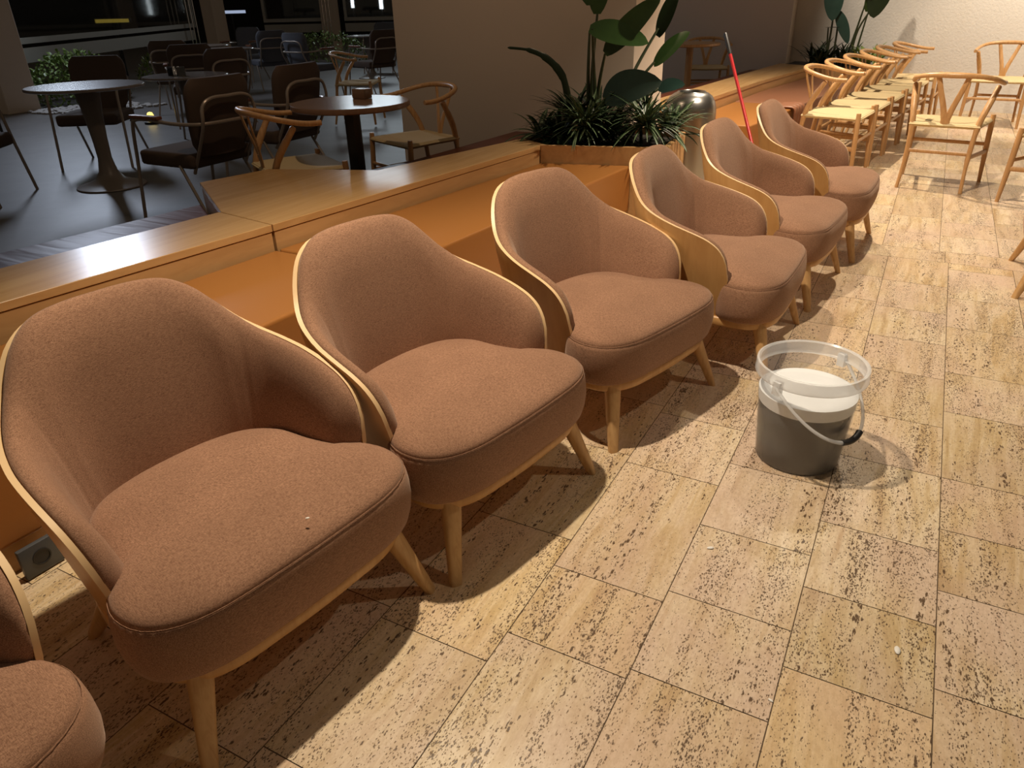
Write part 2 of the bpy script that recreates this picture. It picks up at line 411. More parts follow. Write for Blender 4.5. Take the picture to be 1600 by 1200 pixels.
def make_armchair():
    r = root('armchair', 'x', 'armchair')
    # plywood shell
    bm = bmesh.new(); ST = [-1+2*i/110 for i in range(111)]; K = 14
    TH = .012
    outer, inner = [], []
    for t in ST:
        h = interp(TOPH, abs(t)); o_, i_ = [], []
        for k in range(K+1):
            z = .205+(h-.205)*k/K
            o_.append(shellpt(t, z, 0)); i_.append(shellpt(t, z, TH))
        outer.append(o_); inner.append(i_)
    rows = [o_+i_[::-1] for o_, i_ in zip(outer, inner)]
    V = skin_grid(bm, rows, close_u=True)
    n = 2*(K+1)
    for f in bm.faces: f.material_index = 0
    bm.faces.new(V[0]); bm.faces.new(V[-1][::-1])
    # pale edge faces: the top rim (between index K and K+1) and the arm fronts
    bm.faces.ensure_lookup_table()
    rim = set()
    for a, b in zip(V, V[1:]): rim.add(frozenset((a[K], a[K+1], b[K+1], b[K])))
    for f in bm.faces:
        if frozenset(f.verts) in rim or len(f.verts) > 4: f.material_index = 1
    sh = B2O('shell', bm, [M['plyside'], M['edge']], r, ang=50)
    # upholstered back pad lining the shell
    bm = bmesh.new(); rows = []
    ST2 = [-.992+1.984*i/120 for i in range(121)]
    for t in ST2:
        s = abs(t); h = interp(TOPH, s)-.002
        e = min(1, (1-s)/.085); T = math.sin(e*math.pi/2)**.6 if e > 0 else 0
        T = max(T, .08)
        base = .070-.018*min(1, max(0, (s-.35)/.2))
        # shallow seam between back and arm panels
        T *= 1-.09*math.exp(-((s-.44)/.007)**2)
        D = base*T; z0 = .30; H = h-z0; cb = .006+.013*min(1, max(0, (.56-s)/.12))
        prof = [(0, 0), (0, .35), (0, .7), (0, .90), (0, .97), (.06, 1.0+.3*cb/H), (.20, 1.0+.85*cb/H), (.38, 1.0+cb/H), (.55, 1.0+(cb-.005)/H), (.72, 1-(.016-cb*.5)/H), (.87, 1-.034/H), (.97, 1-.06/H), (1.02, 1-.11/H if H > .15 else .5), (1.02, .42), (.97, .2), (.92, 0)]
        rows.append([shellpt(t, z0+H*q, TH-.0005+D*d) for d, q in prof])
    V = skin_grid(bm, rows); bm.faces.new(V[0]); bm.faces.new(V[-1][::-1])
    B2O('back_pad', bm, M['fabric'], r, ang=70)
    # seat cushion
    half = [(.018, 0), (.016, .10), (.010, .205), (-.014, .285), (-.062, .336), (-.132, .350), (-.195, .332), (-.240, .298), (-.33, .272), (-.43, .255), (-.50, .20), (-.535, .11), (-.545, 0)]
    ctrl = half+[(u, -v) for u, v in half[-2:0:-1]]
    ol = catmull([(u, v, 0) for u, v in ctrl], 6, True)
    cen = Vector((-.27, 0, 0))
    def ring(z, inset, crown=0):
        out = []
        for i, p in enumerate(ol):
            d = (p-cen); L = d.length
            q = cen+d*((L-inset)/L); out.append(Vector((q.x, q.y, z)))
        return out
    bm = bmesh.new()
    rows = [ring(.226, .018), ring(.236, .006), ring(.262, -.002), ring(.295, -.006), ring(.33, -.004), ring(.355, .000), ring(.3655, .004), ring(.3675, .0075), ring(.3715, .0070), ring(.381, .013), ring(.391, .029), ring(.401, .060), ring(.409, .10), ring(.415, .16), ring(.418, .22)]
    V = skin_grid(bm, rows, close_u=True)
    c = bm.verts.new((-.27, 0, .419)); a = V[-1]
    for k in range(len(a)): bm.faces.new((a[k], a[(k+1) % len(a)], c))
    bm.faces.new(V[0][::-1])
    se = B2O('seat_cushion', bm, M['fabric'], r, ang=80)
    bm = bmesh.new(); pr_ = ring(.3695, .0045); tube(bm, pr_[::2], .0008, 6, closed=True)
    B2O('piping', bm, M['fabric'], se)
    # plinth
    hp = [(.000, 0), (-.003, .10), (-.011, .20), (-.040, .268), (-.096, .308), (-.18, .314), (-.30, .308), (-.42, .285), (-.505, .23), (-.548, .13), (-.560, 0)]
    ctrl = hp+[(u, -v) for u, v in hp[-2:0:-1]]
    pl = catmull([(u, v, 0) for u, v in ctrl], 5, True)
    def ring2(z, ins):
        out = []
        for p in pl:
            d = p-cen; L = d.length; q = cen+d*((L-ins)/L); out.append(Vector((q.x, q.y, z)))
        return out
    bm = bmesh.new(); V = skin_grid(bm, [ring2(.192, .012), ring2(.193, .003), ring2(.198, 0), ring2(.222, 0), ring2(.228, .004), ring2(.229, .012)], close_u=True)
    bm.faces.new(V[0][::-1]); bm.faces.new(V[-1])
    B2O('seat_frame', bm, M['ply'], r, ang=50)
    for sg in (-1, 1):
        for top, ft, a in (((-.062, .256, .212), (0, .321, 0), 0), ((-.465, .205, .212), (-.565, .275, 0), 1)):
            bm = bmesh.new(); p0 = Vector((top[0], sg*top[1], top[2])); p1 = Vector((ft[0], sg*ft[1], 0))
            pts = [p0.lerp(p1, i/5) for i in range(6)]
            # keep the ends level
            tube(bm, pts, [.0265, .0245, .0222, .0198, .0178, .0160], 16, .82, updir=(1, sg*.5, 0), square=True)
            for v in bm.verts:
                if v.co.z < .012: v.co.z = max(v.co.z, 0)
            zmin = min(v.co.z for v in bm.verts)
            for v in bm.verts:
                if v.co.z < .008: v.co.z = 0.0
            B2O('leg', bm, M['leg'], r, ang=50)
    return r
ac = make_armchair()
RAD = math.radians
arm_specs = [
    ((-1.005, .045, 0), -8, 'brown linen armchair cut off at the bottom left corner, only its rounded seat showing'),
    ((-.9425, .8375, 0), -8.9, 'large brown linen armchair nearest the camera, with a white crumb on its seat'),
    ((-.7845, 1.519, 0), -11.05, 'brown linen armchair second from the nearest full one, left of the sunlit-looking third chair'),
    ((-.62, 2.288, 0), -15.6, 'brown linen armchair in mid row, directly left of the bucket'),
    ((-.350, 3.035, 0), -1.5, 'brown linen armchair just behind the bucket rim, in front of the planter'),
    ((-.29, 3.848, 0), -5.3, 'brown linen armchair in front of the steel bin'),
    ((-.1955, 4.693, 0), -2.8, 'farthest brown linen armchair of the row, beside the red mop pole'),
    ((.5615, 4.446, 0), 178.5, 'armchair cut off at the right edge, only two tapered wooden legs showing'),
]
arm_specs[2] = (arm_specs[2][0], arm_specs[2][1], 'brown linen armchair just behind the one with a crumb on its seat')
for i, (p, a, lb) in enumerate(arm_specs):
    put(ac if i == 0 else copy_tree(ac), p, RAD(a), lb, 'brown upholstered armchairs')
# ------------------------------------------------------------------ bench, ledge, planter
def P(*a): return list(a)
# first bench block (runs along the row of armchairs) : direction drifts about 6 degrees
def bench_section(name, f0, f1, b1, b0, label, m=None):
    r = root(name, label, 'bench')
    bm = bmesh.new(); prism(bm, [(f0[0]-.035, f0[1]), (f1[0]-.035, f1[1]), b1, b0], 0, .10); B2O('base', bm, M['ledgeface'], r, smooth=False)
    bm = bmesh.new(); prism(bm, [f0, f1, b1, b0], .10, .39, .016, 4); B2O('seat', bm, m or M['leather'], r, ang=60)
    return r
bench_section('bench', (-1.99, -.6), (-1.815, 2.27), (-2.435, 2.285), (-2.68, -.6), 'tan leather bench seat behind the two nearest armchairs, near section of the low wooden ledge')
bench_section('bench', (-1.812, 2.285), (-1.61, 4.578), (-2.188, 4.442), (-2.433, 2.30), 'tan leather bench seat section between the ledge joint and the planter')
def ledge(name, poly, label, z0=0, z1=.5):
    r = root(name, label, 'ledge')
    bm = bmesh.new(); prism(bm, poly, .468, z1, .002, 1); B2O('top', bm, M['ledge'], r, smooth=False)
    c = Vector((sum(p[0] for p in poly)/len(poly), sum(p[1] for p in poly)/len(poly)))
    bm = bmesh.new(); q = []
    n = len(poly)
    for i in range(n):   # inset the body under the top by 4 mm
        a, b, cc = Vector(poly[i-1]), Vector(poly[i]), Vector(poly[(i+1) % n])
        d1 = (b-a).normalized(); d2 = (cc-b).normalized(); n1 = Vector((-d1.y, d1.x)); n2 = Vector((-d2.y, d2.x))
        bis = (n1+n2); bis /= max(.3, bis.dot(n1)); q.append(tuple(b+bis*.004))
    prism(bm, q, z0, .465); B2O('body', bm, M['ledgeface'], r, smooth=False)
    return r
def ccw(p):
    a = sum(p[i][0]*p[(i+1) % len(p)][1]-p[(i+1) % len(p)][0]*p[i][1] for i in range(len(p)))
    return p if a > 0 else p[::-1]
ledge('ledge', ccw([(-2.84, -.6), (-2.443, 2.293), (-2.837, 2.360), (-3.24, -.6)]), 'narrow beech ledge with a bluish window glare, behind the nearest bench seat')
ledge('ledge', ccw([(-2.441, 2.299), (-2.190, 4.45), (-2.433, 4.60), (-2.715, 3.409), (-3.346, 3.196), (-3.445, 2.776), (-2.835, 2.366)]), 'wide angular beech ledge that broadens into a platform below the round brown table')
r = root('planter_box', 'beech planter box full of dark plants standing at the end of the ledge', 'planter')
bm = bmesh.new()
ou = ccw([(-2.186, 4.452), (-1.395, 4.640), (-1.475, 5.30), (-1.95, 5.42), (-2.40, 5.30), (-2.428, 4.60)])
c = Vector((-1.93, 4.95))
inn = [tuple(c+(Vector(p)-c)*.93) for p in ou]
n = len(ou)
vo = [[bm.verts.new((x, y, z)) for x, y in ou] for z in (0, .50)]; vi = [[bm.verts.new((x, y, z)) for x, y in inn] for z in (.50, .44)]
for i in range(n):
    j = (i+1) % n
    bm.faces.new((vo[0][i], vo[0][j], vo[1][j], vo[1][i])); bm.faces.new((vo[1][i], vo[1][j], vi[0][j], vi[0][i])); bm.faces.new((vi[0][i], vi[0][j], vi[1][j], vi[1][i]))
bm.faces.new(vo[0][::-1])
B2O('box', bm, M['ledgeface'], r, smooth=False)
bm = bmesh.new(); prism(bm, inn, .40, .455); B2O('soil', bm, M['soil'], r, smooth=False)
# opposite side seats (dark leather, facing the terrace)
def dark_bench(poly, label):
    r = root('terrace_bench', label, 'bench')
    bm = bmesh.new(); prism(bm, ccw(poly), .10, .40, .014, 3); B2O('seat', bm, M['darkleather'], r, ang=60)
    bm = bmesh.new(); prism(bm, ccw([tuple(Vector(p)*.97+Vector(((poly[0][0]+poly[2][0])/2, (poly[0][1]+poly[2][1])/2))*.03) for p in poly]), -.02, .10); B2O('base', bm, M['dark'], r, smooth=False)
dark_bench([(-3.246, -.6), (-2.845, 2.355), (-3.40, 2.72), (-3.86, -.6)], 'dark brown leather seat on the terrace side with wrinkled sheen, behind the near ledge')
dark_bench([(-2.72, 3.43), (-2.435, 4.62), (-2.42, 5.48), (-2.92, 5.48), (-3.00, 4.2), (-3.2, 3.27)], 'dark leather seat on the terrace side between the ledge and the beige column')
# second bench
r = root('bench', 'brown leather bench behind the row of wishbone chairs', 'bench')
bm = bmesh.new(); prism(bm, ccw([(-1.30, 6.50), (-.80, 10.58), (-1.38, 10.62), (-1.63, 8.70), (-1.81, 6.55)]), 0, .10); B2O('base', bm, M['ledgeface'], r, smooth=False)
bm = bmesh.new(); prism(bm, ccw([(-1.263, 6.40), (-1.085, 7.80), (-1.722, 7.86), (-1.838, 6.47)]), .10, .39, .014, 3); B2O('seat', bm, M['leather'], r, ang=60)
bm = bmesh.new(); prism(bm, ccw([(-1.083, 7.815), (-.76, 10.58), (-1.395, 10.60), (-1.655, 8.70), (-1.720, 7.875)]), .10, .395, .014, 3); B2O('seat', bm, M['brownleather'], r, ang=60)
ledge('ledge', ccw([(-1.87, 6.22), (-1.85, 6.45), (-1.665, 8.70), (-1.40, 10.70), (-1.88, 11.0), (-2.02, 9.4), (-2.29, 6.22)]), 'beech ledge running behind the far bench to the second planter')
r = root('terrace_bench', 'dark leather seat behind the far ledge below the small round table', 'bench')
bm = bmesh.new(); prism(bm, ccw([(-2.325, 6.3), (-2.03, 9.4), (-1.90, 10.95), (-2.25, 11.0), (-2.70, 6.3)]), .0, .42, .014, 3); B2O('seat', bm, M['darkleather'], r, ang=60)
r = root('folded_throw', 'dark brown pleated cloth hanging over the front edge of the far bench', 'cloth')
for k in range(4):
    bm = bmesh.new(); y = 7.52+k*.085; x = -1.083+(y-7.8)*.127
    pts = catmull([(x-.16, y, .402), (x-.04, y, .408), (x+.022, y, .395), (x+.034, y, .33), (x+.030, y+.005, .22), (x+.036, y, .12)], 5)
    tube(bm, pts, [.030, .034, .036, .034, .032, .030], 10, .42, updir=(0, 0, 1)); B2O('pleat', bm, M['brownleather'], r)
# second planter on the far ledge end
r = root('planter_box', 'low planter filled with dark plants at the far ledge end by the white wall', 'planter')
bm = bmesh.new(); prism(bm, ccw([(-1.84, 10.98), (-1.30, 10.75), (-.55, 10.60), (-.55, 11.15), (-1.80, 11.55)]), 0, .47); B2O('box', bm, M['ledgeface'], r, smooth=False)
bm = bmesh.new(); prism(bm, ccw([(-1.80, 11.02), (-1.30, 10.80), (-.60, 10.65), (-.60, 11.1), (-1.76, 11.50)]), .47, .49); B2O('soil', bm, M['soil'], r, smooth=False)
# power socket in the bench base
r = root('power_socket', 'dark grey square power socket low in the bench base, left of the nearest armchair', 'socket', (-1.888, .745, 0))
r.rotation_euler = (0, 0, RAD(-3))
bm = bmesh.new(); box(bm, 0, .016, -.052, .052, .004, .097, .004, 2); B2O('plate', bm, M['plate'], r)
bm = bmesh.new(); lathe(bm, [(.024, 0), (.024, .002), (.020, .002), (.019, -.006), (0, -.006)], 28); o = B2O('outlet', bm, M['black'], r)
o.rotation_euler = (0, RAD(90), 0); o.location = (.0165, 0, .052)
# ------------------------------------------------------------------ bucket
BX, BY = -.160, 2.229
r = root('plastic_bucket', 'clear plastic bucket of grey water topped with white foam on the stone floor', 'bucket', (BX, BY, 0))
mp_ = bpy.data.materials.new('translucent_plastic'); mp_.use_nodes = True; nt = mp_.node_tree
bs = nt.nodes['Principled BSDF']; bs.inputs['Base Color'].default_value = (.92, .93, .95, 1); bs.inputs['Roughness'].default_value = .22
tr = nt.nodes.new('ShaderNodeBsdfTransparent'); tr.inputs[0].default_value = (.96, .97, .98, 1); mx = nt.nodes.new('ShaderNodeMixShader'); mx.inputs[0].default_value = .16
nt.links.new(tr.outputs[0], mx.inputs[1]); nt.links.new(bs.outputs[0], mx.inputs[2]); nt.links.new(mx.outputs[0], nt.nodes['Material Output'].inputs[0])
mr = mp_.copy(); mr.name = 'translucent_rim'; mr.node_tree.nodes['Mix Shader'].inputs[0].default_value = .5
M['water'] = mat('grey_soapy_water', (.045, .040, .032), .12, 0, .5)
M['foam'] = mat('white_foam', (.88, .90, .92), .7)
def br(z): return .131+(.157-.131)*z/.34
bm = bmesh.new(); lathe(bm, [(0, .004), (.118, .004), (.127, .001), (.131, .006), (br(.08), .08), (br(.16), .16), (br(.17)+.001, .168), (br(.18), .176), (br(.27), .27), (br(.278)+.001, .276), (br(.285), .284), (br(.335), .335)], 64, cap0=False, cap1=False)
B2O('wall', bm, mp_, r, ang=60)
bm = bmesh.new(); lathe(bm, [(br(.30), .300), (br(.30)+.012, .302), (br(.31)+.013, .306), (br(.31)+.011, .318), (br(.33)+.010, .334), (br(.34)+.008, .341), (br(.34)+.002, .343), (br(.34)-.003, .338)], 64, cap0=False, cap1=False)
B2O('rim', bm, mr, r, ang=60)
bm = bmesh.new(); lathe(bm, [(0, .006), (.1285, .006), (br(.20)-.0025, .205), (0, .205)], 64); B2O('water', bm, M['water'], r, ang=40)
bm = bmesh.new(); lathe(bm, [(br(.2)-.002, .2055), (br(.25)-.0022, .245), (br(.25)-.012, .249), (.09, .247), (0, .246)], 64, cap0=True); B2O('foam', bm, M['foam'], r, ang=40)
hd = []
pa = Vector((-.066, -.128, 0)).normalized(); pb = -pa; side = Vector((-pa.y, pa.x, 0))
R0 = .171
for i in range(41):
    th = math.pi*i/40
    q = pa*(R0*math.cos(th))+side*(math.sin(th)*.186*.93)
    z = .305-.165*math.sin(th)**1.0
    # keep the strap outside the wall
    hd.append(Vector((q.x, q.y, z)))
bm = bmesh.new(); tube(bm, hd, [.0065]*41, 10, .55, updir=(0, 0, 1)); h = B2O('handle', bm, mr, r)
bm = bmesh.new(); tube(bm, [p for p in hd[17:25]], .0105, 12, .8, updir=(0, 0, 1)); B2O('grip', bm, M['black'], h)
for q in (pa, pb):
    bm = bmesh.new(); c = q*(br(.3)+.008); box(bm, -.010, .010, -.013, .013, .278, .322, .003)
    a = math.atan2(q.y, q.x); bmesh.ops.rotate(bm, verts=bm.verts, matrix=Matrix.Rotation(a, 3, 'Z')); bmesh.ops.translate(bm, verts=bm.verts, vec=c)
    B2O('lug', bm, mr, r)
# ------------------------------------------------------------------ steel bin and mop
r = root('litter_bin', 'brushed steel dome-topped litter bin with an open mouth behind the planter', 'bin', (-1.545, 5.62, 0))
bm = bmesh.new(); lathe(bm, [(.178, 0), (.182, .004), (.182, .455), (.178, .458)], 48); B2O('body', bm, M['steel'], r)
bm = bmesh.new(); lathe(bm, [(.182, .461), (.188, .463), (.188, .58), (.184, .62), (.172, .66), (.150, .695), (.120, .716), (.104, .722), (.100, .728), (.096, .722), (.095, .66)], 48, cap0=False, cap1=False); B2O('dome_lid', bm, M['steel'], r)
bm = bmesh.new(); lathe(bm, [(0, .700), (.090, .706), (.0955, .712)], 48, cap1=False); B2O('mouth_shade_disc', bm, M['dark'], r)  # black disc paints the shade inside the bin mouth
r = root('mop', 'mop with a red pole and black grip leaning behind the farthest armchair', 'mop')
Pb = Vector((-.985, 5.80, .03)); Pt = Vector((-1.545, 6.45, 1.067))
bm = bmesh.new(); tube(bm, [Pb, Pb.lerp(Pt, .86)], .0125, 12); B2O('pole', bm, M['red'], r)
bm = bmesh.new(); tube(bm, [Pb.lerp(Pt, .86), Pb.lerp(Pt, .87), Pb.lerp(Pt, .99), Pt], [.0135, .0155, .0150, .012], 12); B2O('grip', bm, M['black'], r)
bm = bmesh.new()
for k in range(22):
    a = k*2*math.pi/22; tube(bm, [Pb+Vector((0, 0, .03)), Pb+Vector((.05*math.cos(a), .05*math.sin(a), 0)), Vector((Pb.x+.12*math.cos(a), Pb.y+.10*math.sin(a), .006))], .005, 6)
B2O('mop_head', bm, M['crumb'], r)
# ------------------------------------------------------------------ wishbone chair (front is +x)
def make_wishbone(dark=False):
    r = root('wishbone_chair', 'x', 'chair')
    wm = M['wishdark'] if dark else M['wish']
    for sg in (-1, 1):
        bm = bmesh.new(); tube(bm, [(.235, sg*.262, 0), (.222, sg*.252, .25), (.215, sg*.247, .42), (.213, sg*.246, .475)], [.0125, .0185, .0185, .016], 12); B2O('leg', bm, wm, r)
        bm = bmesh.new()
        pts = catmull([(-.255, sg*.205, 0), (-.215, sg*.195, .22), (-.19, sg*.202, .42), (-.155, sg*.220, .53), (-.095, sg*.243, .63), (-.055, sg*.256, .69)], 5)
        tube(bm, pts, [.0125, .0165, .0195, .021, .018, .0125], 12); B2O('leg', bm, wm, r)
        bm = bmesh.new(); tube(bm, [(.228, sg*.256, .22), (-.218, sg*.196, .24)], .011, 8, 1.5, updir=(0, 0, 1)); B2O('stretcher', bm, wm, r)
    bm = bmesh.new(); tube(bm, [(.226, -.252, .27), (.226, .252, .27)], .010, 8, 1.3, updir=(0, 0, 1)); B2O('stretcher', bm, wm, r)
    bm = bmesh.new(); tube(bm, [(-.212, -.194, .26), (-.212, .194, .26)], .010, 8, 1.3, updir=(0, 0, 1)); B2O('stretcher', bm, wm, r)
    half = [(-.268, 0, .765), (-.258, .09, .764), (-.225, .175, .756), (-.155, .238, .738), (-.06, .268, .715), (.02, .276, .702), (.095, .272, .700)]
    ctl = [(x, -y, z) for x, y, z in half[:0:-1]]+half
    pts = catmull(ctl, 6); n = len(pts)
    bm = bmesh.new(); tube(bm, pts, [.0160+.004*math.exp(-((i/(n-1)-.5)/.12)**2) for i in range(n)], 12, .95, updir=(0, 0, 1)); B2O('top_rail', bm, wm, r)
    # Y splat
    bm = bmesh.new()
    tube(bm, catmull([(-.196, 0, .425), (-.200, 0, .49), (-.206, 0, .525)], 4), [.030, .030], 10, .28, updir=(1, 0, 0))
    for sg in (-1, 1): tube(bm, catmull([(-.200, sg*.012, .485), (-.212, sg*.030, .56), (-.236, sg*.062, .66), (-.256, sg*.092, .760)], 5), [.020, .016], 10, .38, updir=(1, 0, 0))
    B2O('back_splat', bm, wm, r)
    # seat rails + woven cord
    bm = bmesh.new(); rows = []
    N = 16
    for i in range(N+1):
        a = -1+2*i/N; row = []
        for j in range(N+1):
            b = -1+2*j/N
            x = .012+.212*a; hw = .212+.032*(a+1)/2*1.0; y = hw*b
            e = max(abs(a), abs(b)); z = .452-.018*(1-a*a)*(1-b*b)
            if a > 0: z += -.004*a
            row.append(Vector((x, y, z)))
        rows.append(row)
    lower = [[p+Vector((0, 0, -.030)) for p in row] for row in rows]
    V = skin_grid(bm, rows); W_ = skin_grid(bm, lower)
    def rim(A, Bq):
        mid = [bm.verts.new(((p.co+q.co)/2)+((p.co+q.co)/2-Vector((.012, 0, .437))).normalized()*.014) for p, q in zip(A, Bq)]
        for k in range(len(A)-1):
            bm.faces.new((A[k], A[k+1], mid[k+1], mid[k])); bm.faces.new((mid[k], mid[k+1], Bq[k+1], Bq[k]))
        return mid
    rim(V[0], W_[0]); rim(V[-1], W_[-1]); rim([q[0] for q in V], [q[0] for q in W_]); rim([q[-1] for q in V], [q[-1] for q in W_])
    B2O('seat', bm, M['wishdark'] if dark else M['cord'], r, ang=60)
    return r
wc = make_wishbone()
wish = [((-.665, 6.83, 0), -7, 'wishbone chair nearest the camera in the row along the far bench'),
        ((-.585, 7.42, 0), -7, 'second wishbone chair of the row along the far bench, counted from the nearest'),
        ((-.505, 8.03, 0), -7, 'third wishbone chair of the row along the far bench, counted from the nearest'),
        ((-.425, 8.66, 0), -6, 'fourth wishbone chair of the row, just left of the top of the chair turned away'),
        ((-.335, 9.32, 0), -6, 'fifth wishbone chair of the row along the far bench, next to the last'),
        ((-.215, 10.00, 0), -5, 'last wishbone chair of the row along the far bench, closest to the white wall'),
        ((.145, 6.63, 0), 82, 'wishbone chair standing alone with its back to the camera on the pale floor'),
        ((.60, 9.95, 0), -96, 'wishbone chair facing the camera in front of the white textured wall'),
        ((.90, 6.30, 0), 150, 'chair at the right edge with only one wooden leg showing'),
        ((-3.27, 4.60, 0), -112, 'wishbone chair on the terrace in front of the beige column'),
        ((-3.42, 3.50, 0), 60, 'wishbone chair seen from behind left of the round brown table, rail facing the ledge'),
        ((-6.35, 7.75, 0), 25, 'small wishbone chair in the dark behind the round brown table'),
        ((-2.78, 10.75, 0), -70, 'wishbone chair in shadow beside the small round table left of the red pole')]
for i, (p, a, lb) in enumerate(wish):
    g = 'wishbone chairs lined up along the far bench' if i < 6 else ('wishbone chairs on the terrace' if i > 8 else 'loose wishbone chairs on the stone floor')
    put(wc if i == 0 else copy_tree(wc), p, RAD(a), lb, g, 1.05)
dk = make_wishbone(True); put(dk, (-9.9, 4.95, 0), RAD(-20), 'black curved-back wooden chair at the far left edge near the hedge', None, 1.05)
# ------------------------------------------------------------------ terrace furniture
def make_metal_chair(cloth='uphol'):
    r = root('metal_armchair', 'x', 'chair')
    for sg in (-1, 1):
        bm = bmesh.new(); tube(bm, catmull([(.30, sg*.30, 0), (.245, sg*.295, .35), (.21, sg*.29, .60), (.17, sg*.29, .648), (.05, sg*.29, .655), (-.15, sg*.285, .640), (-.30, sg*.24, .635), (-.352, sg*.15, .635), (-.358, 0, .635)], 5), .0115, 8); B2O('front_leg_and_arm', bm, M['metal'], r)
        bm = bmesh.new(); box(bm, -.06, .20, sg*.29-.022, sg*.29+.022, .658, .680, .006); B2O('armrest', bm, M['armwood'], r)
        bm = bmesh.new(); tube(bm, [(-.33, sg*.27, 0), (-.10, sg*.25, .38)], .0105, 8); B2O('rear_leg', bm, M['metal'], r)
    bm = bmesh.new(); tube(bm, catmull([(-.18, -.215, .33), (-.335, -.215, .60), (-.352, -.20, .73), (-.358, -.13, .775), (-.360, 0, .778), (-.358, .13, .775), (-.352, .20, .73), (-.335, .215, .60), (-.18, .215, .33)], 5), .011, 8); B2O('back_hoop', bm, M['metal'], r)
    bm = bmesh.new(); box(bm, -.22, .27, -.255, .255, .36, .455, .035, 4); B2O('seat_cushion', bm, M[cloth], r, ang=70)
    bm = bmesh.new(); rows = []
    for sidez in (0, 1):
        pass
    N = 12
    prof = []
    for k in range(N+1):
        f = k/N; z = .43+.46*f; x = -.215-.075*f; hw = .20+.045*math.sin(min(1, f*1.3)*math.pi/2)
        if f > .8: hw -= .05*((f-.8)/.2)**2.2
        if f < .1: hw -= .02
        prof.append((x, z, hw))
    rows = []
    for x, z, hw in prof:
        ring = []
        for k in range(28):
            a = 2*math.pi*k/28; c_, s_ = math.cos(a), math.sin(a)
            q = (abs(c_)**5+abs(s_)**5)**(-.2)
            thick = .030
            bow = .03*(1-(s_*q)**2)
            ring.append(Vector((x+c_*q*thick-bow, s_*q*hw, z)))
        rows.append(ring)
    V = skin_grid(bm, rows, close_u=True); bm.faces.new(V[0][::-1]); bm.faces.new(V[-1])
    B2O('backrest', bm, M[cloth], r, ang=50)
    return r
mc = make_metal_chair(); mg = make_metal_chair('upholgrey')
SC_ = 1.08
metal = [
    (mc, (-6.75, 3.25, 0), 35, 'dark cushioned metal armchair at the left edge, left of the grey tulip table'),
    (mc, (-7.15, 4.75, 0), -55, 'brown cushioned metal armchair behind the nearest tulip table, before the lit hedge'),
    (mc, (-4.55, 3.72, 0), 180, 'brown metal armchair with its back hoop towards the ledge, right of the tulip table'),
    (mc, (-4.72, 4.66, 0), 182, 'brown metal armchair directly behind the one with its hoop towards the ledge'),
    (mc, (-9.6, 7.8, 0), 125, 'dark metal armchair behind the second tulip table, left one of the pair'),
    (mc, (-8.35, 7.0, 0), 140, 'dark metal armchair behind the second tulip table, right one of the pair'),
    (mg, (-12.3, 11.6, 0), -75, 'pale grey metal armchair near the window post'),
    (mg, (-10.6, 10.6, 0), 150, 'grey metal armchair with bright chromed hoop beside the far round table'),
    (mg, (-9.0, 9.9, 0), 85, 'grey metal armchair with broad back in front of the second window post'),
    (mc, (-8.35, 10.7, 0), 165, 'dark metal armchair with curved hoop to the right of the broad grey one'),
    (mg, (-10.6, 13.9, 0), -75, 'grey metal armchair left of the farthest round table'),
    (mg, (-9.2, 13.6, 0), -110, 'grey metal armchair right of the farthest round table, beside the column'),
    (mc, (-7.2, 6.3, 0), 170, 'low dark metal armchair between the second tulip table and the brown table'),
]
used = set()
for o0, p, a, lb in metal:
    o = o0 if o0.name not in used else copy_tree(o0); used.add(o0.name)
    put(o, (p[0], p[1], -.02), RAD(a), lb, 'metal armchairs on the terrace', SC_)
def make_tulip():
    r = root('tulip_table', 'x', 'table')
    bm = bmesh.new(); lathe(bm, [(.440, .795), (.450, .800), (.450, .813), (.444, .820), (0, .820)], 56); B2O('tabletop', bm, M['tabletop'], r)
    bm = bmesh.new(); lathe(bm, [(.27, 0), (.28, .006), (.275, .014), (.21, .030), (.12, .065), (.075, .13), (.055, .24), (.060, .40), (.075, .60), (.095, .75), (.10, .795)], 40); B2O('pedestal', bm, M['stem'], r)
    return r
tt = make_tulip()
tul = [((-6.15, 4.05), 1.0, 'grey tulip table with a bluish sheen on its round top, nearest on the terrace'),
       ((-6.75, 5.55), .92, 'second grey tulip table, holding a small caddy'),
       ((-11.0, 9.5), .95, 'far grey tulip table in front of the window kicker, left one'),
       ((-9.75, 8.85), .95, 'far grey tulip table with pale stem, in front of the pale grey chair'),
       ((-10.0, 12.7), .95, 'farthest grey round table between two grey chairs near the second window post')]
for i, (p, s, lb) in enumerate(tul):
    put(tt if i == 0 else copy_tree(tt), (p[0], p[1], -.02), 0, lb, 'round tulip tables on the terrace', s)
def brown_table(loc, R, H_, lb, nm='round_table', m1='browntop', m2='wishdark', m3='wishdark'):
    r = root(nm, lb, 'table', (loc[0], loc[1], -.02))
    bm = bmesh.new(); lathe(bm, [(R-.010, H_-.035), (R, H_-.028), (R, H_-.006), (R-.005, H_), (0, H_)], 56); B2O('tabletop', bm, M[m1], r)
    bm = bmesh.new(); tube(bm, [(0, 0, .02), (0, 0, H_-.035)], .042, 12, square=True); B2O('column', bm, M[m2], r)
    bm = bmesh.new(); lathe(bm, [(.15, 0), (.15, .012), (.05, .03), (.05, .04)], 32); B2O('base', bm, M[m3], r)
    return r
brown_table((-3.25, 3.88), .375, .815, 'round brown wooden table with a small box on it, beyond the wide ledge')
brown_table((-3.66, 1.42), .42, .815, 'round wooden table top cut off by the left edge of the view')
brown_table((-2.83, 10.05), .37, .815, 'small round wooden table beside the shaded wishbone chair', m1='wish', m2='wish')
